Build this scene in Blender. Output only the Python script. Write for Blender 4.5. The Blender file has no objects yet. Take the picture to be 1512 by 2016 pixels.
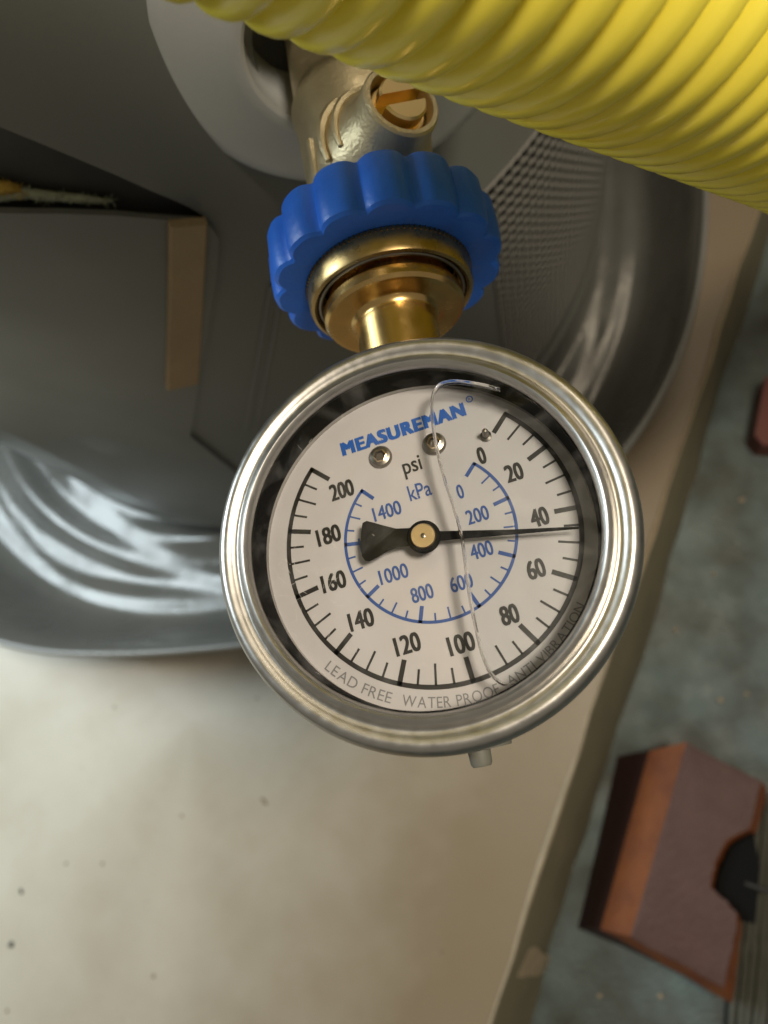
import bpy, bmesh, math, random
from mathutils import Vector, Matrix
random.seed(7)
scene = bpy.context.scene
COL = scene.collection
R_ = math.radians
Z0 = 370.0                     # all shapes are written in mm with the dial centre at 0; the floor is at z = -370
def V(x, y, z): return Vector((x, y, z + Z0)) * 0.001
def G(h, g=2.2):               # sRGB hex -> linear rgba
    c = [int(h[i:i+2], 16) / 255 for i in (0, 2, 4)]
    return tuple((x/12.92 if x <= .04045 else ((x+.055)/1.055)**2.4) for x in c) + (1,)

# ------------------------------------------------------------------ camera
F = 1400.0
CAM = Vector((12.249, -29.369, 110.152))
W = [Vector((0.9637223, -0.1580964, -0.2150463)), Vector((-0.2128004, -0.9414439, -0.2615327)), Vector((-0.1611067, 0.2978068, -0.9409334))]
cd = bpy.data.cameras.new('camera'); cam = bpy.data.objects.new('camera', cd); COL.objects.link(cam)
M = Matrix.Identity(4)
for i in range(3):
    M[i][0] = W[0][i]; M[i][1] = -W[1][i]; M[i][2] = -W[2][i]; M[i][3] = V(*CAM)[i]
cam.matrix_world = M
cd.sensor_fit = 'HORIZONTAL'; cd.sensor_width = 36; cd.lens = 36 * F / 1512
cd.clip_start = 0.002; cd.clip_end = 20
cd.dof.use_dof = True; cd.dof.focus_distance = 0.114; cd.dof.aperture_fstop = 21
scene.camera = cam
scene.render.resolution_x = 768; scene.render.resolution_y = 1024
scene.view_settings.view_transform = 'Standard'; scene.view_settings.look = 'None'
scene.view_settings.gamma = 1; scene.view_settings.exposure = .32

# ------------------------------------------------------------------ light (indoors: lamps only)
wd = bpy.data.worlds.new('World'); scene.world = wd; wd.use_nodes = True
wd.node_tree.nodes['Background'].inputs[0].default_value = (.30, .27, .22, 1)
wd.node_tree.nodes['Background'].inputs[1].default_value = .60
def area(name, loc, target, sx, sy, power, col):
    l = bpy.data.lights.new(name, 'AREA'); l.shape = 'RECTANGLE'; l.size = sx; l.size_y = sy; l.energy = power; l.color = col
    o = bpy.data.objects.new(name, l); COL.objects.link(o); o.location = V(*loc)
    o.rotation_euler = (V(*target) - V(*loc)).to_track_quat('-Z', 'Y').to_euler()
    return o
area('window_light', (-620, 300, 320), (-200, 0, -300), .36, .36, 5.4, (.82, .95, 1.0))
area('ceiling_light', (340, 600, 780), (40, 40, 0), .34, .34, 1.3, (1.0, .83, .60))
area('added_fill_lamp', (205, -25, 450), (20, 40, 0), .10, .10, 2.3, (1.0, .88, .70))  # unseen lamp added to brighten the hose and dial

def ray(px, py): return W[0]*((px-756)/F) + W[1]*((py-1008)/F) + W[2]
def at_z(px, py, z):
    d = ray(px, py); t = (z - CAM.z) / d.z; return CAM + d*t
def at_y(px, py, y):
    d = ray(px, py); t = (y - CAM.y) / d.y; return CAM + d*t
JC = (-100.0, 322.0); JR = 220.0
def at_jacket(px, py, r=JR):
    d = ray(px, py); ox, oy = CAM.x-JC[0], CAM.y-JC[1]
    a = d.x*d.x+d.y*d.y; b = 2*(ox*d.x+oy*d.y); c = ox*ox+oy*oy-r*r; D = max(b*b-4*a*c, 0)
    t = (-b-math.sqrt(D))/(2*a); q = CAM + d*t
    return math.atan2(q.x-JC[0], -(q.y-JC[1])), q.z
def jk(th, z, r=JR): return (JC[0]+r*math.sin(th), JC[1]-r*math.cos(th), z)

# ------------------------------------------------------------------ materials
def mat(name, col, rough=.5, metal=0, var=0.0, vscale=60, col2=None, bump=0.0, bscale=400, spec=.5, coat=0, rvar=0.0, aniso=0, detail=6):
    m = bpy.data.materials.new(name); m.use_nodes = True; nt = m.node_tree; b = nt.nodes['Principled BSDF']
    b.inputs['Base Color'].default_value = col; b.inputs['Roughness'].default_value = rough; b.inputs['Metallic'].default_value = metal
    b.inputs['Specular IOR Level'].default_value = spec; b.inputs['Coat Weight'].default_value = coat; b.inputs['Coat Roughness'].default_value = .06
    tc = nt.nodes.new('ShaderNodeTexCoord')
    if var > 0:
        n = nt.nodes.new('ShaderNodeTexNoise'); n.inputs['Scale'].default_value = vscale; n.inputs['Detail'].default_value = detail
        r = nt.nodes.new('ShaderNodeValToRGB'); r.color_ramp.elements[0].position = .5-var*.5; r.color_ramp.elements[1].position = .5+var*.5
        r.color_ramp.elements[0].color = col; r.color_ramp.elements[1].color = col2 or tuple(c*.6 for c in col[:3])+(1,)
        nt.links.new(tc.outputs['Object'], n.inputs['Vector']); nt.links.new(n.outputs['Fac'], r.inputs['Fac']); nt.links.new(r.outputs['Color'], b.inputs['Base Color'])
    if rvar > 0:
        n2 = nt.nodes.new('ShaderNodeTexNoise'); n2.inputs['Scale'].default_value = vscale*1.7; n2.inputs['Detail'].default_value = 5
        mr = nt.nodes.new('ShaderNodeMapRange'); mr.inputs[1].default_value = .3; mr.inputs[2].default_value = .7; mr.inputs[3].default_value = max(rough-rvar, .02); mr.inputs[4].default_value = rough+rvar
        nt.links.new(tc.outputs['Object'], n2.inputs['Vector']); nt.links.new(n2.outputs['Fac'], mr.inputs[0]); nt.links.new(mr.outputs[0], b.inputs['Roughness'])
    if bump > 0:
        n3 = nt.nodes.new('ShaderNodeTexNoise'); n3.inputs['Scale'].default_value = bscale; n3.inputs['Detail'].default_value = 4
        bp = nt.nodes.new('ShaderNodeBump'); bp.inputs['Strength'].default_value = bump; bp.inputs['Distance'].default_value = .001
        nt.links.new(tc.outputs['Object'], n3.inputs['Vector']); nt.links.new(n3.outputs['Fac'], bp.inputs['Height']); nt.links.new(bp.outputs['Normal'], b.inputs['Normal'])
    return m
m_steel = mat('steel', (.46, .445, .42, 1), .34, 1, rvar=.05, vscale=300, bump=.015, bscale=900)
m_case = mat('case_steel', (.45, .43, .40, 1), .32, 1)
m_black = mat('black_rubber', (.012, .012, .012, 1), .45)
m_dial = mat('dial_paint', (.47, .455, .47, 1), .38, var=.6, vscale=90, col2=(.42, .40, .41, 1))
m_ink = mat('black_ink', (.012, .011, .010, 1), .45)
m_blueink = mat('blue_ink', (.026, .070, .25, 1), .45)
m_brandink = mat('brand_ink', (.010, .085, .36, 1), .45)
m_greyink = mat('grey_ink', (.16, .16, .17, 1), .5)
m_pointer = mat('pointer_black', (.006, .006, .006, 1), .75, spec=.15)
m_hub = mat('hub_metal', (.85, .66, .45, 1), .28, 1)
m_screw = mat('screw_steel', (.26, .24, .21, 1), .34, 1)
m_sock = mat('socket_dark', (.10, .085, .07, 1), .5, .6)
m_brass = mat('brass', (.66, .44, .17, 1), .24, 1, var=.4, vscale=120, col2=(.52, .35, .14, 1), rvar=.06)
m_ring = mat('ring_brass', (.55, .38, .16, 1), .30, 1, var=.4, vscale=200, col2=(.36, .26, .12, 1), rvar=.08)
m_cast = mat('cast_brass', (.78, .67, .43, 1), .42, .8, var=.5, vscale=160, col2=(.62, .52, .33, 1), bump=.18, bscale=1500, rvar=.08)
m_slot = mat('bright_brass', (1.0, .74, .34, 1), .30, 1)
m_blue = mat('blue_plastic', (.022, .175, .80, 1), .42, var=.5, vscale=130, col2=(.016, .130, .64, 1), bump=.10, bscale=900)
m_jacket = mat('jacket_paint', (.160, .165, .150, 1), .34, var=.7, vscale=18, col2=(.135, .139, .127, 1), bump=.05, bscale=2500, rvar=.05)
m_flange = mat('flange_plastic', (.52, .535, .54, 1), .26, var=.5, vscale=40, col2=(.47, .485, .485, 1), bump=.06, bscale=700)
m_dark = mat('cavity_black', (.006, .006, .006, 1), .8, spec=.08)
m_wire = mat('screen_wire', (.17, .165, .15, 1), .4)
m_liner = mat('liner', (.085, .083, .070, 1), .6, var=.6, vscale=60)
m_shim = mat('bare_wood', (.38, .275, .155, 1), .85, var=.8, vscale=90, col2=(.29, .20, .115, 1), bump=.3, bscale=800)
m_wool = mat('fibreglass', (.36, .37, .26, 1), .95, var=.7, vscale=300, col2=(.22, .24, .17, 1), bump=.8, bscale=900)
m_wooly = mat('fibreglass_yellow', (.50, .33, .06, 1), .95, var=.7, vscale=300, col2=(.36, .22, .04, 1), bump=.8, bscale=900)
m_pan = mat('pan_plastic', (.088, .089, .082, 1), .21, var=.6, vscale=25, col2=(.125, .123, .110, 1), bump=.6, bscale=35, rvar=.12, spec=.5, detail=3)
m_rim = mat('pan_rim', (.16, .16, .15, 1), .25, bump=.1, bscale=300)
m_hose = mat('yellow_vinyl', (.86, .74, .085, 1), .24, var=.5, vscale=60, col2=(.80, .67, .065, 1), spec=.5)
m_orange = mat('orange_plastic', (.22, .064, .008, 1), .65, var=.6, vscale=60, col2=(.10, .022, .005, 1), bump=.5, bscale=350)
m_redtop = mat('red_plastic', (.090, .044, .036, 1), .7, var=.7, vscale=60, col2=(.060, .030, .025, 1), bump=.7, bscale=350)  # pinkish tone paints in bluish light reflected off the red top
m_rib = mat('ribbed_rubber', (.085, .085, .065, 1), .6, var=.6, vscale=90, col2=(.04, .04, .03, 1))
m_grit = mat('grit', (.03, .03, .028, 1), .8)
m_gritb = mat('grit_brown', (.20, .15, .10, 1), .8)

def lens_mat(name='clear_lens', ior=1.26, tint=(.97, .97, .96, 1), haze=.05):
    m = bpy.data.materials.new(name); m.use_nodes = True; nt = m.node_tree; nt.nodes.clear()
    o = nt.nodes.new('ShaderNodeOutputMaterial'); mx = nt.nodes.new('ShaderNodeMixShader'); t = nt.nodes.new('ShaderNodeBsdfTransparent')
    g = nt.nodes.new('ShaderNodeBsdfGlossy'); fr = nt.nodes.new('ShaderNodeFresnel'); fr.inputs[0].default_value = ior
    g.inputs['Roughness'].default_value = .05; t.inputs[0].default_value = tint
    tc = nt.nodes.new('ShaderNodeTexCoord'); n = nt.nodes.new('ShaderNodeTexNoise'); n.inputs['Scale'].default_value = 45; bp = nt.nodes.new('ShaderNodeBump'); bp.inputs['Strength'].default_value = .03; bp.inputs['Distance'].default_value = .001
    nt.links.new(tc.outputs['Object'], n.inputs['Vector']); nt.links.new(n.outputs['Fac'], bp.inputs['Height']); nt.links.new(bp.outputs[0], g.inputs['Normal'])
    nt.links.new(fr.outputs[0], mx.inputs[0]); nt.links.new(t.outputs[0], mx.inputs[1]); nt.links.new(g.outputs[0], mx.inputs[2]); df = nt.nodes.new('ShaderNodeBsdfDiffuse'); df.inputs[0].default_value = (.8, .77, .74, 1); m2 = nt.nodes.new('ShaderNodeMixShader')
    ns = nt.nodes.new('ShaderNodeTexNoise'); ns.inputs['Scale'].default_value = 120; ns.inputs['Detail'].default_value = 8; ns.inputs['Distortion'].default_value = 1.2
    mp = nt.nodes.new('ShaderNodeMapRange'); mp.inputs[1].default_value = .48; mp.inputs[2].default_value = .8; mp.inputs[3].default_value = .0; mp.inputs[4].default_value = haze
    nt.links.new(tc.outputs['Object'], ns.inputs['Vector']); nt.links.new(ns.outputs['Fac'], mp.inputs[0]); nt.links.new(mp.outputs[0], m2.inputs[0])
    nt.links.new(mx.outputs[0], m2.inputs[1]); nt.links.new(df.outputs[0], m2.inputs[2]); nt.links.new(m2.outputs[0], o.inputs[0])
    return m
m_lens = lens_mat()
m_glyc = bpy.data.materials.new('glycerin'); m_glyc.use_nodes = True
_b = m_glyc.node_tree.nodes['Principled BSDF']; _b.inputs['Transmission Weight'].default_value = 1; _b.inputs['Roughness'].default_value = .0; _b.inputs['IOR'].default_value = 1.40; _b.inputs['Base Color'].default_value = (.93, .92, .90, 1)
m_scratch = mat('scratch', (.55, .50, .45, 1), .4)

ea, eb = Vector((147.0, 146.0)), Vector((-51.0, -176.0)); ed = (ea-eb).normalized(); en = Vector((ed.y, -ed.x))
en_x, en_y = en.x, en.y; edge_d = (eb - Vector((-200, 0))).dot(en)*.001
def platform_mat():
    m = bpy.data.materials.new('cream_paint'); m.use_nodes = True; nt = m.node_tree; b = nt.nodes['Principled BSDF']; L = nt.links.new
    tc = nt.nodes.new('ShaderNodeTexCoord')
    def noise(s, d=6, r=.6):
        n = nt.nodes.new('ShaderNodeTexNoise'); n.inputs['Scale'].default_value = s; n.inputs['Detail'].default_value = d; n.inputs['Roughness'].default_value = r; L(tc.outputs['Object'], n.inputs['Vector']); return n
    def ramp(src, p0, p1, c0, c1):
        r = nt.nodes.new('ShaderNodeValToRGB'); r.color_ramp.elements[0].position = p0; r.color_ramp.elements[1].position = p1; r.color_ramp.elements[0].color = c0; r.color_ramp.elements[1].color = c1; L(src, r.inputs[0]); return r
    def mix(f, a, c):
        x = nt.nodes.new('ShaderNodeMix'); x.data_type = 'RGBA'; L(f, x.inputs[0]); L(a, x.inputs[6])
        if isinstance(c, tuple): x.inputs[7].default_value = c
        else: L(c, x.inputs[7])
        return x.outputs[2]
    base = ramp(noise(9).outputs['Fac'], .3, .7, (.52, .485, .405, 1), (.45, .41, .33, 1)).outputs[0]
    st = ramp(noise(17, 4, .5).outputs['Fac'], .48, .74, (0, 0, 0, 1), (.34, .34, .34, 1)).outputs[0]
    c = mix(st, base, (.33, .265, .175, 1))
    fl = ramp(noise(150, 3).outputs['Fac'], .66, .76, (0, 0, 0, 1), (.45, .45, .45, 1)).outputs[0]
    c = mix(fl, c, (.30, .26, .21, 1))
    pit = ramp(noise(700, 4, .7).outputs['Fac'], .60, .72, (0, 0, 0, 1), (.35, .35, .35, 1)).outputs[0]
    c = mix(pit, c, (.34, .30, .24, 1))
    # grime along the open edge, its brown also painting in the dimmer light there
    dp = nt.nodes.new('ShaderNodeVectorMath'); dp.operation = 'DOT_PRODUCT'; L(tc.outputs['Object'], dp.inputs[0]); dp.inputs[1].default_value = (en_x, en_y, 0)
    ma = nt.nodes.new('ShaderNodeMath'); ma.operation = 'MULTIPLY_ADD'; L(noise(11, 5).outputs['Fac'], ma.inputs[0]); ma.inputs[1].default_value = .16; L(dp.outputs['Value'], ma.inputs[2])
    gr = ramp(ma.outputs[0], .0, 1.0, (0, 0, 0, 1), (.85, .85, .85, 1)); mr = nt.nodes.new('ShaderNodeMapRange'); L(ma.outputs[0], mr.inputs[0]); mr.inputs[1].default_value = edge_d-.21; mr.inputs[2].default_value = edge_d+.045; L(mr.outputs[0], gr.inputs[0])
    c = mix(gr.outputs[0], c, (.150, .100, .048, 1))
    L(c, b.inputs['Base Color']); b.inputs['Roughness'].default_value = .42
    bp = nt.nodes.new('ShaderNodeBump'); bp.inputs['Strength'].default_value = .25; bp.inputs['Distance'].default_value = .001
    L(noise(60, 6).outputs['Fac'], bp.inputs['Height']); L(bp.outputs[0], b.inputs['Normal'])
    return m
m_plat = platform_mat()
m_side = mat('mortar', (.15, .13, .080, 1), .8, var=.7, vscale=40, col2=(.10, .095, .062, 1), bump=.5, bscale=300)
m_paint = mat('cream_drip', (.36, .29, .195, 1), .6, var=.6, vscale=120, col2=(.24, .19, .12, 1))
m_floor = mat('concrete', (.115, .160, .160, 1), .55, var=.34, vscale=28, col2=(.050, .052, .042, 1), bump=.7, bscale=400, rvar=.15, detail=14)

# ------------------------------------------------------------------ mesh helpers (mm in, objects out)
def link(name, verts, faces, m, parent=None, origin=(0, 0, 0), smooth=35, local=False):
    """verts in mm world (dial) coordinates; origin = object origin in the same coordinates"""
    me = bpy.data.meshes.new(name)
    o3 = Vector(origin)
    me.from_pydata([((Vector(v) - o3) * .001) for v in verts], [], faces); me.materials.append(m)
    bm = bmesh.new(); bm.from_mesh(me); bmesh.ops.recalc_face_normals(bm, faces=bm.faces); bm.to_mesh(me); bm.free()
    if smooth:
        me.polygons.foreach_set('use_smooth', [True]*len(me.polygons)); me.set_sharp_from_angle(angle=R_(smooth))
    me.update()
    o = bpy.data.objects.new(name, me); COL.objects.link(o)
    if parent is None: o.location = V(*origin)
    else:
        o.parent = parent; o.location = V(*origin) - ORG[parent.name]
    ORG[o.name] = V(*origin)
    return o
ORG = {}
def thing(name, label, cat, loc, group=None):
    o = bpy.data.objects.new(name, None); COL.objects.link(o); o.location = V(*loc); o.empty_display_size = .01
    ORG[o.name] = V(*loc); tag(o, label, cat, group); return o
def tag(o, label=None, cat=None, group=None, kind=None):
    for k, v in (('label', label), ('category', cat), ('group', group), ('kind', kind)):
        if v: o[k] = v
    return o
def frame(axis):
    a = Vector(axis).normalized(); u = a.cross(Vector((0, 0, 1)))
    if u.length < 1e-4: u = Vector((1, 0, 0))
    u.normalize(); return a, u, a.cross(u).normalized() * -1
def lathe(prof, centre, axis, n=96, rfun=None, closed=False, caps=False):
    """prof: list of (radius, distance along axis)"""
    c = Vector(centre); a, u, w = frame(axis); vs = []; fs = []; k = len(prof)
    for i in range(n):
        t = 2*math.pi*i/n; d = u*math.cos(t)+w*math.sin(t)
        for j, (r, h) in enumerate(prof):
            rr = rfun(r, h, t) if rfun else r
            vs.append(c + a*h + d*rr)
    for i in range(n):
        i2 = (i+1) % n
        for j in range(k if closed else k-1):
            j2 = (j+1) % k
            fs.append((i*k+j, i*k+j2, i2*k+j2, i2*k+j))
    if caps:
        fs.append(tuple(i*k for i in range(n))); fs.append(tuple(i*k+k-1 for i in range(n)))
    return vs, fs
def prism(poly, z0, z1, poly1=None):
    n = len(poly); p1 = poly1 or poly
    vs = [(x, y, z0) for x, y in poly] + [(x, y, z1) for x, y in p1]
    fs = [tuple(range(n)), tuple(range(n, 2*n))] + [(i, (i+1) % n, n+(i+1) % n, n+i) for i in range(n)]
    return vs, fs
def merge(*parts):
    vs = []; fs = []
    for v, f in parts:
        o = len(vs); vs += list(v); fs += [tuple(i+o for i in q) for q in f]
    return vs, fs
def tube(path, radius, n=10, rfun=None, caps=True):
    P = [Vector(p) for p in path]; vs = []; fs = []; up = Vector((0, 0, 1)); u = None
    for i, p in enumerate(P):
        t = (P[min(i+1, len(P)-1)] - P[max(i-1, 0)]).normalized()
        if u is None:
            u = t.cross(up); u = u.normalized() if u.length > 1e-3 else t.cross(Vector((1, 0, 0))).normalized()
        u = (u - t*u.dot(t)).normalized(); w = t.cross(u); r = rfun(i) if rfun else radius
        for k in range(n):
            a = 2*math.pi*k/n; vs.append(p + (u*math.cos(a)+w*math.sin(a))*r)
    for i in range(len(P)-1):
        for k in range(n): fs.append((i*n+k, i*n+(k+1) % n, (i+1)*n+(k+1) % n, (i+1)*n+k))
    if caps: fs += [tuple(range(n)), tuple(range((len(P)-1)*n, len(P)*n))]
    return vs, fs
def spline(pts, m=12):
    P = [Vector(p) for p in pts]; P = [P[0]*2-P[1]] + P + [P[-1]*2-P[-2]]; out = []
    for i in range(1, len(P)-2):
        for k in range(m):
            t = k/m; a, b, c, d = P[i-1], P[i], P[i+1], P[i+2]
            out.append(.5*((2*b)+(c-a)*t+(2*a-5*b+4*c-d)*t*t+(3*b-a-3*c+d)*t*t*t))
    out.append(P[-2]); return out

# ================================================================== THE SETTING
FZ, PZ = -370.0, -311.0
floor = link('floor', [(-2500, -2500, FZ), (2500, -2500, FZ), (2500, 2500, FZ), (-2500, 2500, FZ)], [(0, 1, 2, 3)], m_floor, smooth=0)
tag(floor, kind='structure')
# pale splash of old paint on the concrete
def blob(cx, cy, rx, ry, n=28, seed=1, rot=0):
    rnd = random.Random(seed); ph = [rnd.uniform(0, 6.28) for _ in range(4)]; out = []
    for i in range(n):
        t = 2*math.pi*i/n; k = 1+.16*math.sin(2*t+ph[0])+.10*math.sin(3*t+ph[1])+.06*math.sin(5*t+ph[2])
        x, y = rx*k*math.cos(t), ry*k*math.sin(t); out.append((cx+x*math.cos(rot)-y*math.sin(rot), cy+x*math.sin(rot)+y*math.cos(rot)))
    return out
p = at_z(1452, 425, FZ)
v, f = prism(blob(p.x, p.y, 15, 20, seed=3), FZ-.1, FZ+.6)
link('paint_splash', v, f, m_paint, floor, (p.x, p.y, FZ))

# the cream painted platform: its right edge is battered down to the floor
plat = thing('platform', 'low cream painted platform with a rough battered mortar side, carrying the drain pan', 'platform', (-200, 0, FZ))
ea, eb = Vector((147.0, 146.0)), Vector((-51.0, -176.0)); ed = (ea-eb).normalized(); en = Vector((ed.y, -ed.x))
def edge_pts(off, amp, seed, n=60, s0=-560, s1=760):
    rnd = random.Random(seed); out = []
    ph = [rnd.uniform(0, 6.28) for _ in range(5)]
    for i in range(n+1):
        s = s0+(s1-s0)*i/n; w = amp*(math.sin(s*.021+ph[0])+.6*math.sin(s*.053+ph[1])+.5*math.sin(s*.13+ph[2]))
        q = eb + ed*s + en*(off(s)+w); out.append((q.x, q.y))
    return out
top_edge = edge_pts(lambda s: 0, .8, 4)
lip = edge_pts(lambda s: 2.5, .9, 4)
bot_edge = edge_pts(lambda s: 24 - s*.018, 1.2, 9)
vs = []; fs = []
n = len(top_edge)
lx = -900
vs += [(x, y, PZ) for x, y in top_edge] + [(lx, top_edge[-1][1], PZ), (lx, top_edge[0][1], PZ)]
fs.append(tuple(range(n+2)))
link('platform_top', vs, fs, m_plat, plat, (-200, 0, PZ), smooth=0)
vs = [(x, y, PZ) for x, y in top_edge] + [(x, y, PZ-3) for x, y in lip] + [(x, y, FZ) for x, y in bot_edge]
fs = [(k*n+i, k*n+i+1, (k+1)*n+i+1, (k+1)*n+i) for k in range(2) for i in range(n-1)]
link('side_face', vs, fs, m_side, plat, (0, 0, FZ), smooth=60)
link('end_face', [(lx, top_edge[0][1], PZ), (lx, top_edge[-1][1], PZ), (lx, top_edge[-1][1], FZ), (lx, top_edge[0][1], FZ)], [(0, 1, 2, 3)], m_side, plat, (lx, 0, FZ), smooth=0)
link('end_face', [(lx, top_edge[0][1], PZ), top_edge[0]+(PZ,), bot_edge[0]+(FZ,), (lx, top_edge[0][1], FZ)], [(0, 1, 2, 3)], m_side, plat, (lx, -500, FZ), smooth=0)
# ridge of dried paint along the edge, and a drip over it
ridge = [(x, y, PZ+.3+.4*math.sin(i*1.3)) for i, (x, y) in enumerate(top_edge)]
v, f = tube(ridge, 1.3, 8, rfun=lambda i: 1.2+.5*math.sin(i*.9))
link('paint_ridge', v, f, m_paint, plat, (0, 0, PZ))
q = at_z(1048, 1908, PZ-22)
vs, fs = prism(blob(q.x, q.y, 7.5, 11, seed=5, rot=.2), 0, 1.2)
nv = Vector((en.x*.92, en.y*.92, .38))
def on_side(x, y):     # height of the battered face at x, y
    d = (Vector((x, y))-eb).dot(en); s = (Vector((x, y))-eb).dot(ed); return PZ-3 + (FZ-PZ+3)*max(0, (d-2.5))/(21.5-s*.018)
vs = [(x, y, on_side(x, y)+z+.4) for x, y, z in vs]
link('paint_drip', vs, fs, m_paint, plat, (q.x, q.y, PZ-22))

# ================================================================== DRAIN PAN
PC = (-121.0, 317.0)
pan = thing('drain_pan', 'round glossy dark grey drain pan under the water heater', 'drain pan', (PC[0], PC[1], PZ+.4))
prof = [(2, 3), (120, 3)] + [(r, 3) for r in range(180, 262, 3)] + [(264, 3.4), (267, 4.6), (271, 7.5), (275, 12), (280, 22), (284, 31), (288, 41), (293, 54), (296, 58.5), (297.4, 60)]
outer = [(299.4, 58.5), (295.5, 54), (286, 32), (277, 10), (274, 4), (268, .8), (240, .5), (2, .5)]
DR = [(-180, 0), (-60, 14), (-45, 15), (-32, 10.5), (-25.9, 1.8), (-20.6, -3.4), (-13.7, -8.9), (-3.9, -11.7), (15, -6), (30, 2), (42.8, 5.4), (46.8, 5.3), (52.6, 3.0), (60, -.4), (70.4, -6.2), (90, -6), (180, 0)]
def dent(p):      # the pan is knocked out of round
    x, y = p[0]-PC[0], p[1]-PC[1]; r = math.hypot(x, y)
    if r < 100: return p
    t = math.degrees(math.atan2(x, -y)); acc = w = 0.0
    for o_ in range(-8, 9, 2):
        a_ = max(-180, min(179.99, t+o_))
        for (a0_, d0_), (a1_, d1_) in zip(DR, DR[1:]):
            if a0_ <= a_ < a1_: acc += d0_+(d1_-d0_)*(a_-a0_)/(a1_-a0_); w += 1
    k_ = 1+acc/max(w, 1)/300*max(0, (r-100)/200)**1.5
    return (PC[0]+x*k_, PC[1]+y*k_, p[2])
v, f = lathe(prof+outer, (PC[0], PC[1], PZ), (0, 0, 1), 220)
def warp(p):      # the thin floor of the pan has buckled in uneven folds
    x, y = p[0]-PC[0], p[1]-PC[1]; r = math.hypot(x, y); t = math.atan2(x, -y); k = max(0, min(1, (r-185)/30))*max(0, min(1, (290-r)/40))
    w_ = 2.2*math.sin(r*.155+2.6*math.sin(2.3*t+.4))+1.5*math.sin(r*.26-4.1*t+1.0)+1.0*math.sin(11*t+r*.05)
    return (p[0], p[1], p[2]+max(w_, -2.3)*k)
nv_ = len(prof)+len(outer)
v = [dent(warp(q) if (i % nv_) < len(prof) else q) for i, q in enumerate(v)]
link('pan_body', v, f, m_pan, pan, (PC[0], PC[1], PZ))
rr = [(298.4+1.9*math.cos(a), 60+1.9*math.sin(a)) for a in [2*math.pi*i/12 for i in range(12)]]
v, f = lathe(rr, (PC[0], PC[1], PZ), (0, 0, 1), 220, closed=True); v = [dent(q) for q in v]
link('rolled_rim', v, f, m_rim, pan, (PC[0], PC[1], PZ+60))

# ================================================================== WATER HEATER
heater = thing('water_heater', 'dark grey cylindrical water heater jacket with an access door and round valve collar', 'water heater', (JC[0], JC[1], -308))
JB, JT = -285.0, 760.0
hs = [JB, JB+3, -260, -220, -180, -140, -100, -60, -20, 20, 60, 120, 240, 420, 600, JT]
prof = [(JR-2.2, JB)] + [(JR-.6, JB)] + [(JR, h) for h in hs[1:]] + [(JR-2.2, JT)]
v, f = lathe(prof, (JC[0], JC[1], 0), (0, 0, 1), 240, closed=True)
jacket = link('jacket', v, f, m_jacket, heater, (JC[0], JC[1], JB))
# opening above the loose access door, cut through the sheet
crease = [(0, 250), (150, 312), (300, 377), (375, 409), (404, 428), (412, 445)]
op = [at_jacket(*q) for q in crease]; tA, zA = op[0]; tD, zD = at_jacket(0, 405)
op = [(tD-.30, zD-2), (tD-.28, zA+3), (tD-.24, zA+10), (tA-.06, zA+6)] + op + [(op[-1][0]-.01, zD-40), (tD-.30, zD-40)]
vs = [jk(t, z, JR-8) for t, z in op] + [jk(t, z, JR+10) for t, z in op]; k = len(op)
cut = link('cutter', vs, [tuple(range(k)), tuple(range(k, 2*k))] + [(i, (i+1) % k, k+(i+1) % k, k+i) for i in range(k)], m_dark, smooth=0)
# hole for the valve
hole_v, hole_f = lathe([(20, 90), (20, 160)], (0, 0, -10), (0, 1, 0), 48, caps=True)
cut2 = link('cutter2', hole_v, hole_f, m_dark, smooth=0)
for c in (cut, cut2):
    b = jacket.modifiers.new('b', 'BOOLEAN'); b.operation = 'DIFFERENCE'; b.object = c; b.solver = 'EXACT'
bpy.context.view_layer.update()
dg = bpy.context.evaluated_depsgraph_get()
nm = bpy.data.meshes.new_from_object(jacket.evaluated_get(dg)); jacket.modifiers.clear(); jacket.data = nm
nm.materials.clear(); nm.materials.append(m_jacket)
nm.polygons.foreach_set('use_smooth', [True]*len(nm.polygons)); nm.set_sharp_from_angle(angle=R_(35))
for c in (cut, cut2): bpy.data.objects.remove(c)
v, f = lathe([(JR-6, JB+6), (JR-6, JT-10)], (JC[0], JC[1], 0), (0, 0, 1), 96)
link('inner_tank', v, f, m_liner, heater, (JC[0], JC[1], JB))
v, f = lathe([(2, JT-12), (JR-2.4, JT-12)], (JC[0], JC[1], 0), (0, 0, 1), 96)
link('top_cover', v, f, m_jacket, heater, (JC[0], JC[1], JT))
for a in (-20, 100, 220):
    x, y, _ = jk(R_(a), 0, JR-30)
    v, f = lathe([(12, -308), (12, -300), (9, -296), (9, JB+8)], (x, y, 0), (0, 0, 1), 20, caps=True); link('foot', v, f, m_dark, heater, (x, y, -308))
# bottom hem of the jacket
v, f = lathe([(JR+.2, JB+1), (JR+1.6, JB+1.2), (JR+2, JB+3), (JR+1.6, JB+5), (JR+.2, JB+7)], (JC[0], JC[1], 0), (0, 0, 1), 200); link('bottom_hem', v, f, m_jacket, heater, (JC[0], JC[1], JB))
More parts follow.
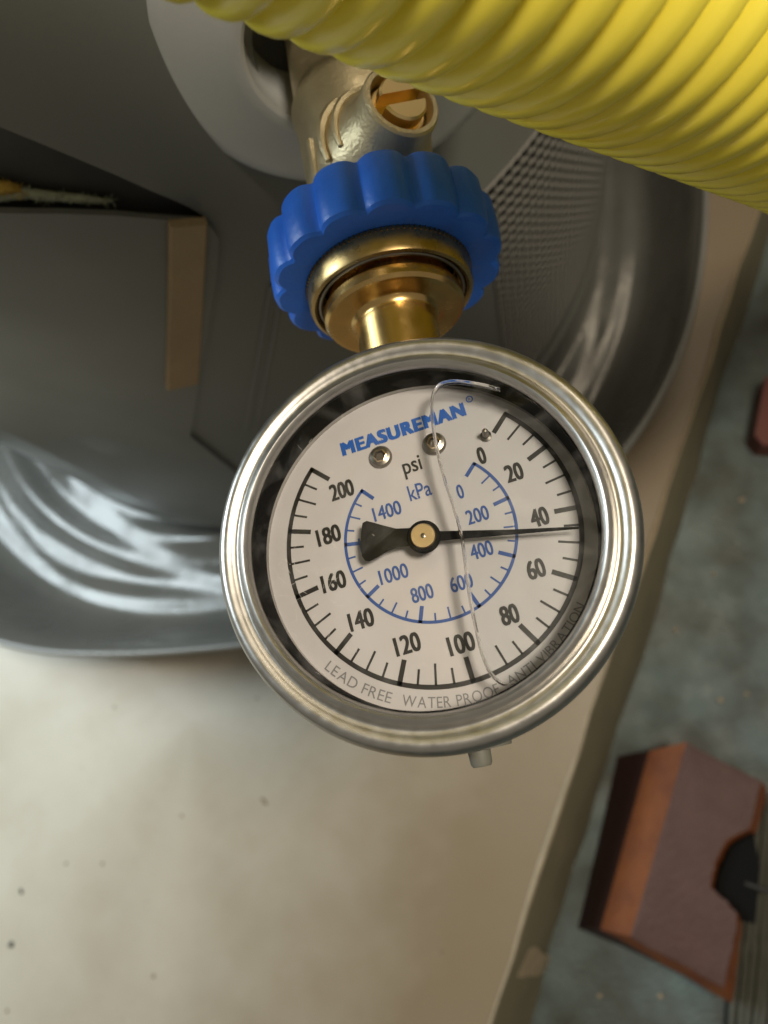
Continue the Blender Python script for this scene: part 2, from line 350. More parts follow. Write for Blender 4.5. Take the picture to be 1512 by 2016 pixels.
# access door: a separate curved sheet hanging askew over the opening
top = [(0, 405), (120, 407), (220, 411), (320, 420), (385, 424), (412, 436), (426, 458)]
right = [(424, 520), (412, 600), (400, 680), (388, 760), (374, 850)]
poly = [at_jacket(*q) for q in top+right]
poly = [(tD-.42, zD-6), (tD-.41, zD-1), (tD-.20, zD+1)] + poly + [(poly[-1][0]-.01, JB+9), (tD-.42, JB+9)]
def sheet(poly, r0, r1, name, m, parent, lean=None):
    # fill the outline with a triangle grid that follows the cylinder
    bm = bmesh.new(); vv = [bm.verts.new((t*JR, z, 0)) for t, z in poly]; bm.faces.new(vv)
    bmesh.ops.triangulate(bm, faces=bm.faces[:])
    for _ in range(4): bmesh.ops.subdivide_edges(bm, edges=[e for e in bm.edges if abs(e.verts[0].co.x-e.verts[1].co.x) > 6 or abs(e.verts[0].co.y-e.verts[1].co.y) > 14], cuts=1)
    bmesh.ops.triangulate(bm, faces=bm.faces[:])
    r = bmesh.ops.extrude_face_region(bm, geom=bm.faces[:])
    ext = {g for g in r['geom'] if isinstance(g, bmesh.types.BMVert)}
    for q in bm.verts:
        t, z = q.co.x/JR, q.co.y; rad = (r1 if q in ext else r0) + (lean(t, z) if lean else 0); q.co = Vector(jk(t, z, rad))
    bm.verts.index_update()
    return link(name, [q.co.copy() for q in bm.verts], [tuple(x.index for x in g.verts) for g in bm.faces], m, parent, jk(*poly[0]), smooth=40)
door = sheet(poly, JR+.4, JR+2.2, 'access_door', m_jacket, heater)
# fibreglass showing in the gap
random.seed(11)
def fuzz(pts, r, name, m, k):
    P = [jk(*q, JR-3) for q in pts]; parts = [tube(spline(P, 6), r, 8, rfun=lambda i: r*(.9+.2*random.random())*min(1, .35+.14*min(i, 6*(len(P)-1)-i)))]
    for _ in range(k):
        a = Vector(random.choice(spline(P, 6))); d = Vector((random.gauss(0, 1), random.gauss(-.4, 1), random.gauss(.4, 1))).normalized()
        parts.append(tube([a, a+d*r*.9, a+d*r*1.25+Vector((random.gauss(0, .5), 0, random.gauss(0, .5)))], .10, 4))
    v, f = merge(*parts); o = link(name, v, f, m, heater, P[0], smooth=60); return o
fuzz([(tD-.2, zD+1.5), (tD-.1, zD+1)] + [at_jacket(*q) for q in [(20, 404), (90, 405), (150, 409), (225, 414)]], 1.3, 'insulation', m_wool, 320)
fuzz([(tD-.12, zD+6), (tD-.06, zD+5)] + [at_jacket(*q) for q in [(0, 389), (48, 397)]], 1.5, 'insulation', m_wooly, 260)
# vertical seam of the sheet
for a, b in (((533, 560), (482, 850)), ((556, 560), (503, 850))):
    P = [jk(*at_jacket(a[0]+(b[0]-a[0])*i/10, a[1]+(b[1]-a[1])*i/10), JR+.2) for i in range(11)]
    v, f = tube(P, .8, 6); link('seam_rib', v, f, m_jacket, heater, P[0])
# air intake screen: crossed wires over a black sheet on the jacket, standing in for shaded holes
t0 = at_jacket(955, 400)[0]; t1, z0, z1 = t0+R_(42), -262, at_jacket(975, 352)[1]
N = 40
vs = [jk(t0+(t1-t0)*i/N, z, JR+.25) for z in (z0, z1) for i in range(N+1)]
scr = link('intake_screen', vs, [(i, i+1, N+2+i, N+1+i) for i in range(N)], m_dark, heater, jk((t0+t1)/2, z0))
parts = []
for i in range(30):
    z = z0+(z1-z0)*i/29; parts.append(tube([jk(t0+(t1-t0)*k/24, z, JR+.5) for k in range(25)], .75, 4))
for i in range(36):
    t = t0+(t1-t0)*i/35; parts.append(tube([jk(t, z0, JR+.7), jk(t, (z0+z1)/2, JR+.7), jk(t, z1, JR+.7)], .8, 4))
v, f = merge(*parts); o = link('screen_mesh', v, f, m_wire, scr, jk((t0+t1)/2, z0)); tag(o, kind='stuff')
# round collar where the valve comes out
prof = [(20.5, 16), (20.5, 1.2), (21.2, .3), (22.4, 0), (24, .2), (25, .8), (36, 1.2), (39, 1.9), (40.3, 3.2), (40.8, 5), (40.8, 50)]
v, f = lathe(prof, (0, 110, -5), (0, 1, 0), 110); link('valve_collar', v, f, m_flange, heater, (0, 110, -5))
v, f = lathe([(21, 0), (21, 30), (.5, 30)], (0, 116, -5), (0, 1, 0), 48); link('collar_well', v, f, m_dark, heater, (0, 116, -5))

# tan wooden shim leaning on the door edge
sh = [(336, 449), (404, 443), (414, 452), (395, 764), (329, 772)]
def strip(left, right, r0, r1, n=8):
    # a flat bar: rows run from one end to the other
    L = [Vector(jk(*at_jacket(*q, r1), r1)) for q in left]; Rr = [Vector(jk(*at_jacket(*q, r1), r1)) for q in right]
    nrm = (L[1]-L[0]).cross(Rr[0]-L[0]).normalized()
    if nrm.y > 0: nrm = -nrm
    Rr[1] = Rr[1]-nrm*(Rr[1]-L[0]).dot(nrm)
    vs = []; fs = []
    for i in range(n+1):
        a = L[0].lerp(L[1], i/n); b = Rr[0].lerp(Rr[1], i/n); e = (b-a).normalized()*.5
        vs += [a-nrm*(r1-r0), a-nrm*.5, a+e, b-e, b-nrm*.5, b-nrm*(r1-r0)]
    for i in range(n):
        for k in range(6): fs.append((i*6+k, i*6+(k+1) % 6, (i+1)*6+(k+1) % 6, (i+1)*6+k))
    return vs, fs+[tuple(range(6)), tuple(range(n*6, n*6+6))]
v, f = strip([(336, 449), (329, 770)], [(410, 443), (395, 764)], JR+2.25, JR+5.0)
shim = link('wooden_shim', v, f, m_shim, None, Vector(v[-1]), smooth=0)
tag(shim, 'narrow tan wooden shim lying slantwise along the access door edge', 'shim')

# ================================================================== DRAIN VALVE
VA = Vector((0, 0, -12.1))
valve = thing('drain_valve', 'cast brass drain valve with a slotted stem, coming out of the grey collar', 'valve', (0, 100, -12.1))
body = [(12.5, 60), (12.8, 64), (13.0, 70), (13.2, 84), (13.4, 95), (13.9, 99), (14.2, 100.5), (13.6, 102), (13.2, 104), (13.1, 120), (13.1, 144), (2, 144)]
v, f = lathe(body, VA, (0, 1, 0), 64); link('valve_body', v, f, m_cast, valve, (0, 100, -12.1))
bd = Vector((.52, -.10, .85)).normalized(); bo = Vector((-.6, 82.6, -12.1))
boss = [(12.4, 0), (11.9, 6), (10.9, 10), (9.5, 13.2), (8.3, 15.4), (7.7, 17.2), (7.5, 21.0), (7.1, 21.5), (6.3, 21.5), (6.0, 21.0), (5.9, 14), (.3, 14)]
v, f = lathe(boss, bo, bd, 56); link('stem_boss', v, f, m_cast, valve, bo)
# a curved casting web between body and boss
_a, _u, _w = frame(bd)
for r_, h_, k_ in ((11.9, 8.4, 1.5), (10.2, 12.0, 1.2)):
    P = []
    for i in range(15):
        t = R_(60 + 12*i); d_ = _u*math.cos(t)+_w*math.sin(t); P.append(bo+bd*h_+d_*r_)
    v, f = tube(P, k_, 8, rfun=lambda i: k_*(.35+.65*math.sin(math.pi*(i+.5)/15))); link('casting_web', v, f, m_cast, valve, P[0])
v, f = tube([(-9.4, 74+i*1.6, -2.8) for i in range(9)], .9, 8); link('parting_line', v, f, m_cast, valve, (-9.4, 74, -2.8))
# slotted stem inside
a, u, w = frame(bd)
st = lathe([(.2, 19.2), (5.2, 19.2), (5.5, 18.8), (5.5, 10), (.2, 10)], bo, bd, 40)
stem = link('slotted_stem', *st, m_slot, valve, bo+bd*10)
d1 = (u*.5+w*.86).normalized(); d2 = bd.cross(d1)
def obox(c, e1, e2, e3, x, y, z):
    c = Vector(c); vs = [c+e1*(sx*x)+e2*(sy*y)+e3*(sz*z) for sx in (-1, 1) for sy in (-1, 1) for sz in (-1, 1)]
    return vs, [(0, 1, 3, 2), (4, 5, 7, 6), (0, 1, 5, 4), (2, 3, 7, 6), (0, 2, 6, 4), (1, 3, 7, 5)]
for sg in (-1, 1):      # the two jaws of the screwdriver slot
    arc_ = [(4.7*math.cos(R_(a_)), 4.7*math.sin(R_(a_))) for a_ in range(14, 167, 8)]
    lo = [bo+bd*18.8+d1*x+d2*(sg*y) for x, y in arc_]; hi = [bo+bd*21.9+d1*x+d2*(sg*y) for x, y in arc_]; hi2 = [bo+bd*22.4+d1*(x*.9)+d2*(sg*(y*.9+.12)) for x, y in arc_]
    n_ = len(arc_); vs = lo+hi+hi2
    fs = [(k_*n_+i, k_*n_+(i+1) % n_, (k_+1)*n_+(i+1) % n_, (k_+1)*n_+i) for k_ in range(2) for i in range(n_)]+[tuple(range(n_)), tuple(range(2*n_, 3*n_))]
    link('slot_jaw', vs, fs, m_slot, stem, bo+bd*20+d2*(sg*2.6), smooth=30)

# ================================================================== PRESSURE GAUGE
gauge = thing('pressure_gauge', 'round steel pressure gauge with blue grip coupling screwed onto the brass valve', 'pressure gauge', (0, 0, -24))
OX, OY = -.75, -.75                       # case centre relative to the printed scale
bez = [(27.5, -.5), (27.5, 4.6), (27.65, 5.3), (28.0, 5.9), (28.3, 6.1), (29.0, 5.8), (29.4, 5.1), (29.8, 4.6), (30.2, 4.5), (30.8, 4.9), (31.4, 5.3), (32.1, 5.35), (32.8, 4.9), (33.4, 4.0), (33.7, 2.8), (33.7, 1.4), (33.3, .2), (32.7, -.5), (32.6, -3.4), (33.1, -4.0), (33.3, -4.8), (33.0, -5.6), (32.0, -6), (30.5, -6)]
DZ = 3.0
bez = [(r*.968, z+DZ if z > 0 else z) for r, z in bez]
v, f = lathe(bez, (OX, OY, 0), (0, 0, 1), 160, closed=True); link('bezel', v, f, m_steel, gauge, (OX, OY, 0), smooth=50)
case = [(30.4, -3), (31.0, -6.5), (31.0, -22), (30.2, -23.6), (28, -24), (.3, -24)]
v, f = lathe(case, (OX, OY, 0), (0, 0, 1), 120); link('case', v, f, m_case, gauge, (OX, OY, -24))
gas = [(27.8, .05), (26.9, .3), (26.6, 1.2), (26.35, 7.3), (26.65, 7.4)]
v, f = lathe(gas, (OX, OY, 0), (0, 0, 1), 120); link('gasket', v, f, m_dark, gauge, (OX, OY, 0))
v, f = lathe([(.05, 8.0), (12, 8.0), (24, 7.95), (26.7, 7.7)], (OX, OY, 0), (0, 0, 1), 96); lens = link('lens', v, f, m_lens, gauge, (OX, OY, 8))
v, f = lathe([(.05, 0), (28.6, 0), (28.6, -.8), (.05, -.8)], (OX, OY, 0), (0, 0, 1), 120); dial = link('dial', v, f, m_dial, gauge, (OX, OY, 0))
# --- printed scales (thin ink layers on the dial)
DE = .0963
def dd(r, a, z=.06):      # dial polar (angle clockwise from the dial's up) -> mm
    b = R_(a) - DE; return (r*math.sin(b), r*math.cos(b), z)
def psi_angle(v): return 48.2 if v == 0 else 317-(200-v)*1.376
def flat(name, pts, m, z=.06):
    k = len(pts); vs = [(p[0], p[1], z) for p in pts]+[(p[0], p[1], z-.05) for p in pts]
    return link(name, vs, [tuple(range(k)), tuple(range(k, 2*k))]+[(i, (i+1) % k, k+(i+1) % k, k+i) for i in range(k)], m, dial, vs[0], smooth=0)
def arc(r0, r1, a0, a1, m, name):
    A = [a0+(a1-a0)*i/90 for i in range(91)]; vs = [dd(r0, a) for a in A]+[dd(r1, a) for a in A]
    return link(name, vs, [(i, i+1, 92+i, 91+i) for i in range(90)], m, dial, vs[0], smooth=0)
def tick(r0, r1, a, w, m):
    b = R_(a)-DE; d = Vector((math.sin(b), math.cos(b))); e = Vector((d.y, -d.x))*w*.5
    return flat('tick', [d*r0-e, d*r0+e, d*r1+e, d*r1-e], m)
arc(23.35, 24.1, psi_angle(0)-.6, psi_angle(200)+.6, m_ink, 'scale_arc')
for v_ in [0, 10, 15] + list(range(20, 201, 5)):
    a = psi_angle(v_)
    if v_ % 20 == 0: tick(20.0, 24.0, a, .78, m_ink)
    elif v_ % 10 == 0: tick(20.2, 23.5, a, .36, m_ink)
    else: tick(21.1, 23.5, a, .36, m_ink)
def kpa_angle(k): return psi_angle(0) if k == 0 else 317-(200-k/6.895)*1.376
arc(13.65, 14.15, psi_angle(0)-.6, kpa_angle(1400)+.8, m_blueink, 'scale_arc')
for k_ in [0, 100, 150] + list(range(200, 1401, 50)):
    a = kpa_angle(k_)
    if k_ % 200 == 0: tick(11.4, 14.1, a, .62, m_blueink)
    elif k_ % 100 == 0: tick(11.9, 13.7, a, .28, m_blueink)
    else: tick(12.5, 13.7, a, .28, m_blueink)
def text_mesh(s, bold, shear=0):
    c = bpy.data.curves.new('t', 'FONT'); c.body = s; c.size = 1; c.offset = bold; c.shear = shear; c.resolution_u = 4
    c.space_character = 1.14 if len(s) > 6 else 1.0; c.align_x = 'LEFT'; o = bpy.data.objects.new('t', c); COL.objects.link(o)
    bpy.context.view_layer.update(); dg = bpy.context.evaluated_depsgraph_get()
    me = bpy.data.meshes.new_from_object(o.evaluated_get(dg)); bpy.data.objects.remove(o)
    xs = [q.co.x for q in me.vertices]; ys = [q.co.y for q in me.vertices]
    pts = [(q.co.x, q.co.y) for q in me.vertices]; fs = [tuple(g.vertices) for g in me.polygons]; bpy.data.meshes.remove(me)
    return pts, fs, (min(xs), max(xs), min(ys), max(ys))
def put_text(s, px, py, width, height, m, name, bold=.012, shear=0, rot=0, z=.07, fat=0):
    pts, fs, (x0, x1, y0, y1) = text_mesh(s, bold, shear); c = at_z(px, py, 0)
    sx, sy = width/(x1-x0), height/(y1-y0); b = DE+rot; vs = []
    for x, y in pts:
        X, Y = (x-(x0+x1)/2)*sx, (y-(y0+y1)/2)*sy
        vs.append((c.x+X*math.cos(b)-Y*math.sin(b), c.y+X*math.sin(b)+Y*math.cos(b), z))
    if fat:
        vs, fs = merge(*[([(p[0]+i*fat*math.cos(b)-j*fat*.5*math.sin(b), p[1]+i*fat*math.sin(b)+j*fat*.5*math.cos(b), p[2]+.003*q) for p in vs], fs) for q, (i, j) in enumerate(((-1, 1), (0, 0), (1, 1), (-1, -1), (1, -1)))])
    return link(name, vs, fs, m, dial, (c.x, c.y, z), smooth=0)
for s, px, py in (('0', 948, 897), ('20', 1012, 930), ('40', 1062, 1018), ('60', 1055, 1120), ('80', 1003, 1210), ('100', 908, 1267), ('120', 802, 1268), ('140', 711, 1220), ('160', 657, 1145), ('180', 647, 1054), ('200', 673, 965)):
    put_text(s, px, py, {1: 1.1, 2: 2.6, 3: 3.95}[len(s)], 2.9, m_ink, 'numeral', .0, fat=.12)
for s, px, py in (('0', 906, 968), ('200', 940, 1014), ('400', 948, 1083), ('600', 908, 1147), ('800', 831, 1168), ('1000', 775, 1130), ('1200', 735, 1066), ('1400', 762, 1006)):
    put_text(s, px, py, {1: .95, 3: 3.5, 4: 4.7}[len(s)], 2.4, m_blueink, 'numeral', .0, fat=.06)
put_text('psi', 812, 920, 3.1, 3.5, m_ink, 'unit_lettering', .0, fat=.05)
put_text('kPa', 826, 966, 3.8, 2.7, m_blueink, 'unit_lettering', .010)
put_text('MEASUREMAN', 792, 846, 21.6, 2.3, m_brandink, 'brand_lettering', .0, shear=.0, fat=.22)
cR = at_z(924, 786, 0)
v, f = lathe([(.42, .05), (.42, .08), (.62, .08), (.62, .05)], (cR.x, cR.y, 0), (0, 0, 1), 20); link('registered_mark', v, f, m_brandink, dial, (cR.x, cR.y, .05), smooth=0)
put_text('R', 924, 786, .38, .5, m_brandink, 'registered_mark', .0)
def curved(s, a0, a1, r, h, m):
    # letters upright at the dial's foot, running from angle a0 to a1
    gl = [(ch, text_mesh(ch, .0)) if ch != ' ' else (ch, None) for ch in s]
    wd_ = [(g[2][1]-g[2][0]+.10 if g else .32) for _, g in gl]; tot = sum(wd_); acc = 0; parts = []
    H = .73
    for (ch, g), w_ in zip(gl, wd_):
        a = a0+(a1-a0)*(acc+w_/2)/tot; acc += w_
        if not g: continue
        pts, fs, (x0, x1, y0, y1) = g; k = abs(R_(a1-a0))*r/tot; b = R_(a)-DE
        d = Vector((math.sin(b), math.cos(b))); e = Vector((-d.y, d.x))
        parts.append(([tuple(Vector(d*(r+h/2-(y)*h/H))+e*((x-(x0+x1)/2)*k))+(.07,) for x, y in pts], fs))
    v, f = merge(*parts); return link('rim_lettering', v, f, m, dial, v[0], smooth=0)
def ang(px, py):
    q = at_z(px, py, 0); return math.degrees(math.atan2(q.x, q.y)+DE) % 360
curved('LEAD FREE', ang(640, 1312), ang(772, 1378), 26.0, 1.75, m_greyink)
curved('WATER PROOF', ang(790, 1384), ang(985, 1358), 25.9, 1.75, m_greyink)
curved('ANTI VIBRATION', ang(1002, 1350), ang(1150, 1190), 25.6, 1.5, m_greyink)
# --- screws, stop pin
for px, py in ((749, 899), (855, 873)):
    c = at_z(px, py, .5)
    v, f = lathe([(1.95, .02), (1.95, .5), (1.7, .95), (1.2, 1.1)] , (c.x, c.y, 0), (0, 0, 1), 30)
    sc = link('dial_screw', v, f, m_screw, gauge, (c.x, c.y, 0))
    v, f = lathe([(1.25, 1.08), (1.02, 1.14), (.94, 1.0)], (c.x, c.y, 0), (0, 0, 1), 6); link('socket_rim', v, f, m_hub, sc, (c.x, c.y, 1.1), smooth=0)
    v, f = lathe([(.96, 1.02), (.86, .3), (.02, .3)], (c.x, c.y, 0), (0, 0, 1), 6); link('hex_socket', v, f, m_sock, sc, (c.x, c.y, .3), smooth=0)
c = at_z(956, 856, .8)
v, f = lathe([(.95, .02), (.95, .3), (.55, .5), (.5, 2.4), (.3, 2.7), (.02, 2.75)], (c.x, c.y, 0), (0, 0, 1), 20); link('stop_pin', v, f, m_screw, gauge, (c.x, c.y, 0))
# --- pointer
ZP = 3.1
def pz(px, py, z=ZP): q = at_z(px, py, z); return (q.x, q.y)
hub = pz(833, 1055, 4.0)
tail = [(806, 1040), (780, 1041), (752, 1034), (735, 1029), (722, 1026), (714, 1030), (711, 1050), (710, 1072), (713, 1095), (719, 1104), (727, 1105), (745, 1096), (765, 1083), (785, 1077), (806, 1074)]
tip = [(833, 1077), (868, 1064), (1000, 1053), (1140, 1041), (1140, 1037), (1000, 1043), (868, 1046), (833, 1034)]
v, f = prism([pz(*q) for q in tail+tip], ZP-.15, ZP+.15); ptr = link('pointer', v, f, m_pointer, gauge, hub+(ZP,), smooth=0)
v, f = lathe([(.1, .1), (1.2, .1), (2.55, ZP-.3), (2.65, ZP+.35), (2.4, ZP+.6), (.1, ZP+.6)], hub+(0,), (0, 0, 1), 40); link('pointer_boss', v, f, m_pointer, ptr, hub+(ZP,))
v, f = lathe([(2.0, ZP+.3), (2.0, 4.05), (1.85, 4.2), (.42, 4.2), (.40, 3.7), (.02, 3.7)], hub+(0,), (0, 0, 1), 40); h_ = link('pointer_hub', v, f, m_hub, ptr, hub+(4,))
v, f = lathe([(.40, 4.06), (.25, 4.12), (.02, 4.12)], hub+(0,), (0, 0, 1), 12); link('arbor_pin', v, f, m_screw, h_, hub+(4,))
# --- the edge of the liquid filling
mp = [(985, 768), (955, 760), (920, 754), (893, 752), (870, 757), (856, 771), (850, 800), (856, 860), (870, 925), (890, 990), (908, 1052), (917, 1115), (926, 1180), (938, 1240), (952, 1295), (968, 1328), (990, 1346), (1015, 1346)]
path = spline([tuple(at_z(x, y, 6.0)) for x, y in mp], 8)
def ribbon(path, wx, wz, n=14):
    P = [Vector(p) for p in path]; vs = []; fs = []
    for i, p in enumerate(P):
        t = (P[min(i+1, len(P)-1)]-P[max(i-1, 0)]).normalized(); s = Vector((t.y, -t.x, 0)); e = min(1, .25+min(i, len(P)-1-i)/10)
        for k in range(n):
            a = 2*math.pi*k/n; vs.append(p+s*(wx*e*math.cos(a))+Vector((0, 0, wz*math.sin(a))))
    for i in range(len(P)-1):
        for k in range(n): fs.append((i*n+k, i*n+(k+1) % n, (i+1)*n+(k+1) % n, (i+1)*n+k))
    return vs, fs+[tuple(range(n)), tuple(range((len(P)-1)*n, len(P)*n))]
v, f = ribbon(path, .27, .8); edge_o = link('liquid_edge', v, f, m_glyc, gauge, path[0], smooth=60)
i_top = 8*4; sub = path[i_top:-4]
a0_ = math.atan2(sub[-1].x-OX, sub[-1].y-OY); a1_ = math.atan2(sub[0].x-OX, sub[0].y-OY)
rim_ = [(OX+26.2*math.sin(a0_+(a1_-a0_)*i/40), OY+26.2*math.cos(a0_+(a1_-a0_)*i/40), 6.0) for i in range(41)]
poly_ = [tuple(q) for q in sub]+rim_
link('liquid_surface', poly_, [tuple(range(len(poly_)))], lens_mat('liquid', 1.12, (.93, .945, .955, 1), .0), gauge, poly_[0], smooth=0)
# --- fine scratches in the lens
random.seed(5); parts = []
def scratch(px, py, L, ang_, w):
    c = at_z(px, py, 8.03); d = Vector((math.cos(ang_), math.sin(ang_), 0))*L*.5; e = Vector((-d.y, d.x, 0)).normalized()*w*.5
    parts.append(([c-d-e, c+d-e*.4, c+d+e*.4, c-d+e], [(0, 1, 2, 3)]))
for _ in range(60):
    a = random.uniform(2.2, 3.55); r = random.triangular(150, 325, 300)
    scratch(850+r*math.cos(a), 1075+r*math.sin(a)*(1 if math.sin(a) > 0 else -1), random.uniform(.3, 1.8), random.choice((-.9, -.75, .6, 1.9))+random.gauss(0, .25), random.uniform(.02, .05))
for _ in range(30): scratch(random.uniform(560, 1120), random.uniform(800, 1340), random.uniform(.2, 1.2), random.uniform(0, 3.1), random.uniform(.02, .05))
v, f = merge(*parts); tag(link('scratch', v, f, m_scratch, lens, (OX, OY, 5), smooth=0), kind='stuff')
# --- filler plug on the far side
fd = Vector((math.sin(.02), -math.cos(.02), 0))
pc = Vector((OX+.2, OY, -13.5))
v, f = lathe([(5.6, 28), (5.8, 31.5), (5.5, 33.0), (1.9, 33.2), (1.8, 35.2), (1.5, 35.7), (.1, 35.8)], pc, fd, 36); link('filler_plug', v, f, mat('grey_rubber', (.12, .118, .098, 1), .6), gauge, pc+fd*31)
# --- brass connection
st_ = [(8.0, 27), (8.0, 46.2), (8.2, 47.0), (8.8, 47.6), (10.2, 47.8), (12.4, 47.6), (13.3, 47.7), (13.9, 48.4), (13.9, 50.2), (13.2, 51.0), (12.5, 51.4), (12.5, 58), (.3, 58)]
v, f = lathe(st_, VA, (0, 1, 0), 72); link('brass_stem', v, f, m_brass, gauge, (0, 40, -12.1))
v, f = lathe([(14.3+.45*math.cos(a), 52.0+.45*math.sin(a)) for a in [i*.524 for i in range(12)]], VA, (0, 1, 0), 72, closed=True); link('snap_ring', v, f, m_screw, gauge, (0, 52, -12.1))
v, f = lathe([(13.5, 54.5), (14.7, 53.6), (15.0, 51.8), (15.5, 51.3), (16.1, 51.5), (16.4, 52.2), (16.5, 56.2), (13.5, 57)], VA, (0, 1, 0), 96); link('swivel_ring', v, f, m_ring, gauge, (0, 53, -12.1))
teeth = []
for i in range(100):
    t = 2*math.pi*i/100; teeth.append(tube([VA+Vector((16.5*math.cos(t), 55.5, 16.5*math.sin(t))), VA+Vector((16.5*math.cos(t), 56.4, 16.5*math.sin(t)))], .24, 4))
v, f = merge(*teeth); tag(link('knurling', v, f, m_ring, gauge, (0, 55, -12.1)), kind='stuff')
NL = 15
def scallop(r, h, t):
    if r < 18: return r
    k = abs(math.sin(NL*t/2+.9)); return r-1.9*(1-k)**1.6
gp = [(15, 56.6), (16.9, 56.3), (19.6, 56.0), (22.2, 56.0), (22.9, 56.5), (23.2, 57.4), (23.4, 61), (23.3, 66), (22.9, 67), (22.2, 67.4), (16, 67.6), (12, 67.6), (12, 62)]
v, f = lathe(gp, VA, (0, 1, 0), NL*16, rfun=scallop); link('grip_nut', v, f, m_blue, gauge, (0, 66, -12.1), smooth=32)

# ================================================================== YELLOW HOSE
def cpt(px, py, d): return tuple(CAM + ray(px, py)*d)
ha, hb = Vector(cpt(612, -492, 72)), Vector(cpt(1610, 120, 128))
HP = [tuple(ha.lerp(hb, t)) for t in (-.6, -.3, 0, .25, .5, .75, 1, 1.3)]
ax = spline([(-70, 60, 520), (-66, 62, 320), (-60, 62, 200), *HP, (142, 86, -60), (180, 108, -90), (212, 132, -142), (238, 150, -225), (252, 156, -300), (256, 157, -344)], 40)  # unseen lower run is bent so its shadow darkens the platform beside the pan
L_ = [0.0]
for i in range(1, len(ax)): L_.append(L_[-1]+(ax[i]-ax[i-1]).length)
HR, PITCH = 25.0, 5.9
step = PITCH/12; path = []; j = 0; s = 0.0
while s < L_[-1]:
    while L_[j+1] < s: j += 1
    path.append(ax[j].lerp(ax[j+1], (s-L_[j])/(L_[j+1]-L_[j]))); s += step
v, f = tube(path, HR, 56, rfun=lambda i: HR-2.3*(1-abs(math.sin(math.pi*i/12)))**1.6)
hose = link('ribbed_hose', v, f, m_hose, None, tuple(path[-1]), smooth=80)
tag(hose, 'thick yellow ribbed hose passing over the brass valve', 'hose')

# ================================================================== THINGS ON THE FLOOR
rb = thing('red_block', 'dull red block with an orange chamfer and a notch, resting on the concrete', 'block', (70, -110, FZ))
zt = -332.0
T = [(1352, 1462), (1500, 1538), (1476, 1628), (1428, 1652), (1408, 1690), (1396, 1745), (1428, 1775), (1452, 1800), (1448, 1835), (1427, 1945), (1242, 1846)]
tp = [pz(x, y, zt) for x, y in T]
mid = [pz(x, y, -346) for x, y in [(1276, 1478), (1510, 1552), (1492, 1640), (1440, 1664), (1420, 1700), (1408, 1750), (1440, 1782), (1462, 1806), (1460, 1842), (1440, 1976), (1183, 1828)]]
bot = [pz(x, y, FZ+.3) for x, y in [(1216, 1490), (1500, 1590), (1484, 1662), (1442, 1680), (1424, 1712), (1412, 1756), (1440, 1786), (1462, 1810), (1456, 1850), (1424, 1952), (1138, 1826)]]
k = len(tp)
def skin(a, za, b, zb):
    return [(x, y, za) for x, y in a]+[(x, y, zb) for x, y in b], [(i, (i+1) % k, k+(i+1) % k, k+i) for i in range(k)]
def subdiv(P, m=6, amp=.35, seed=1):
    rnd = random.Random(seed); out = []
    for i in range(len(P)):
        a, b = Vector(P[i]), Vector(P[(i+1) % len(P)])
        for t in range(m): q = a.lerp(b, t/m)+Vector((rnd.gauss(0, amp), rnd.gauss(0, amp))); out.append((q.x, q.y))
    return out
tp, mid, bot = subdiv(tp, 6, .28, 1), subdiv(mid, 6, .28, 2), subdiv(bot, 6, .3, 3); k = len(tp)
cx_, cy_ = sum(p_[0] for p_ in tp)/k, sum(p_[1] for p_ in tp)/k
tin = [(x+(cx_-x)*.035, y+(cy_-y)*.035) for x, y in tp]
v, f = skin(tin, zt+.9, tp, zt); v = v; f = f+[tuple(range(k))]
link('top_face', v, f, m_redtop, rb, tp[0]+(zt,), smooth=30)
v, f = skin(tp, zt, mid, -346); link('bevelled_side', v, f, m_orange, rb, mid[0]+(-346,), smooth=40)
v, f = skin(mid, -346, bot, FZ+.3); link('base', v, f, mat('dark_red_base', (.030, .010, .008, 1), .6), rb, bot[0]+(FZ,), smooth=20)
kn = [pz(x, y, -345) for x, y in [(1476, 1636), (1432, 1662), (1408, 1720), (1404, 1752), (1452, 1806), (1480, 1812), (1490, 1700)]]
v, f = prism(kn, FZ, -338); kb = link('black_knob', v, f, m_dark, None, kn[0]+(FZ,), smooth=0); tag(kb, 'black plastic knob with a short rod, seated in the notch of the red block', 'knob')
a_, b_ = at_z(1466, 1738, -339), at_z(1530, 1760, -339); v, f = tube([a_, b_], 1.5, 10); link('rod', v, f, m_black, kb, a_)
# ribbed dark strips beside it
rm = thing('ribbed_mat', 'dark ribbed rubber mat beside the red block', 'mat', (110, -150, FZ))
for i in range(9):
    a0 = at_z(1478+i*15+(i % 3)*2, 1590, -362); b0 = at_z(1436+i*15+(i % 2)*3, 2060, -362)
    a0 = a0+(a0-b0)*.05; P = [a0.lerp(b0, t/14)+Vector((random.gauss(0, .25), 0, 0)) for t in range(15)]
    v, f = tube(P, 1.9, 8); link('rib', v, f, m_rib, rm, P[0])
a0 = [pz(1470, 1560, FZ+1), pz(1640, 1560, FZ+1), pz(1590, 2080, FZ+1), pz(1420, 2080, FZ+1)]
v, f = prism(a0, FZ+.2, -363); link('backing', v, f, m_black, rm, a0[0]+(FZ,), smooth=0)
r2 = [pz(x, y, -352) for x, y in [(1505, 745), (1560, 740), (1550, 880), (1500, 878), (1484, 858)]]
v, f = prism(r2, FZ+.2, -350); o = link('red_offcut', v, f, mat('faded_red', (.12, .028, .020, 1), .55), None, r2[0]+(FZ,), smooth=0); tag(o, 'small dull red slab on the concrete beyond the platform edge', 'slab')

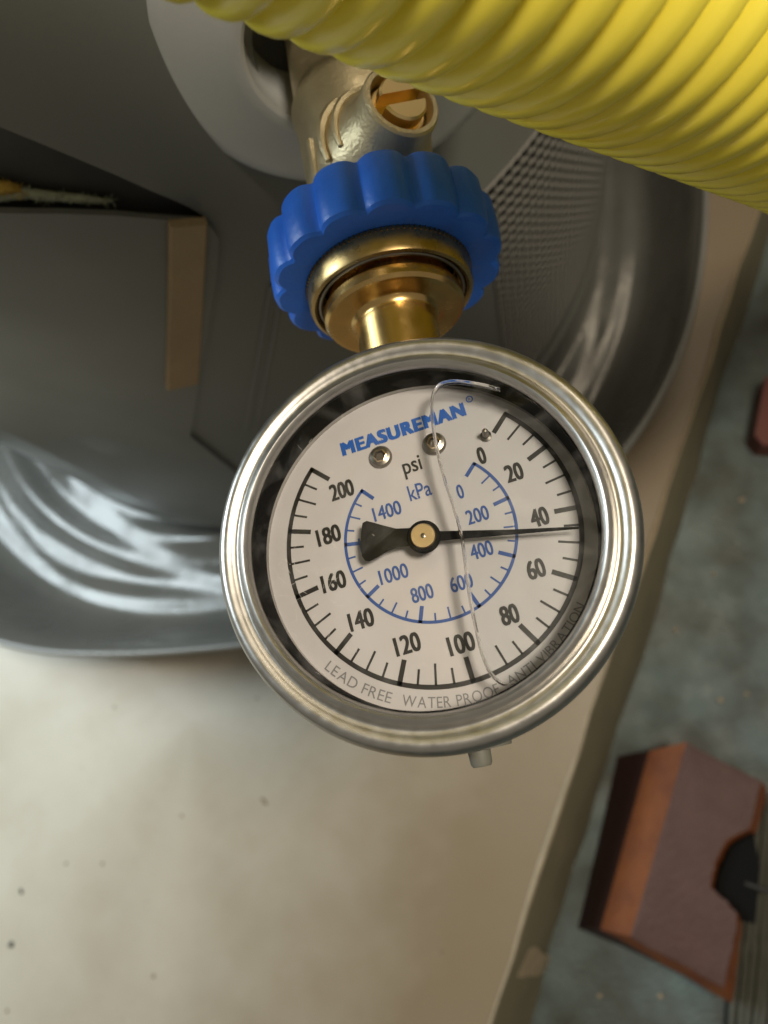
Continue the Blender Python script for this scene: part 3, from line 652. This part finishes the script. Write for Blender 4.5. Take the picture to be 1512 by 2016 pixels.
# grit on the platform
random.seed(3)
spec = [(42, 1755, 2.0, 3.0, 1), (22, 1860, 3.0, 3.2, 1), (520, 1578, 2.0, 5.0, 0), (358, 1606, 1.6, 1.4, 0), (202, 1700, 1.8, 1.4, 0), (130, 1700, 1.6, 1.3, 0), (302, 1921, 1.8, 1.6, 0), (868, 1873, 1.7, 1.6, 0), (505, 1375, 1.3, 1.1, 0), (225, 1392, 1.2, 1.1, 0), (14, 1990, 1.8, 1.4, 0)]
for px, py, sx, sy, dk in spec:
    q = at_z(px, py, PZ); rot = random.uniform(.2, .9); vs = []
    ico = bmesh.new(); bmesh.ops.create_icosphere(ico, subdivisions=2, radius=1)
    for vv in ico.verts:
        n_ = vv.co*(1+random.uniform(-.25, .25)); x, y = n_.x*sx*.55, n_.y*sy*.55
        vs.append((q.x+x*math.cos(rot)-y*math.sin(rot), q.y+x*math.sin(rot)+y*math.cos(rot), PZ+.25+n_.z*.5))
    fs = [tuple(x.index for x in g.verts) for g in ico.faces]; ico.free()
    o = link('grit_speck', vs, fs, m_grit if dk else m_gritb, None, (q.x, q.y, PZ), smooth=60)
    tag(o, 'long brown dirt flake lying on the cream platform' if sy > 4 else 'tiny black grit speck on the cream platform' if dk else 'tiny round brown dirt speck on the cream platform', 'speck', 'black specks on the platform' if dk else None if sy > 4 else 'brown specks on the platform')
for px, py, r_ in ((1418, 1378, 1.6), (1470, 1366, 1.2), (1330, 1240, 1.3), (1460, 985, 1.5), (1405, 1130, 1.1), (1300, 1960, 1.4), (1180, 1960, 1.2)):
    q = at_z(px, py, FZ); ico = bmesh.new(); bmesh.ops.create_icosphere(ico, subdivisions=2, radius=r_)
    vs = [(q.x+u_.co.x*random.uniform(.8, 1.3), q.y+u_.co.y*random.uniform(.7, 1.2), FZ+r_*.4+u_.co.z*.6) for u_ in ico.verts]; fs = [tuple(x.index for x in g.verts) for g in ico.faces]; ico.free()
    tag(link('pebble', vs, fs, m_paint, None, (q.x, q.y, FZ), smooth=60), 'tiny pale chip of mortar lying on the concrete floor', 'chip', 'mortar chips on the floor')
scene.render.engine = 'CYCLES'
scene.cycles.max_bounces = 10; scene.cycles.transparent_max_bounces = 12
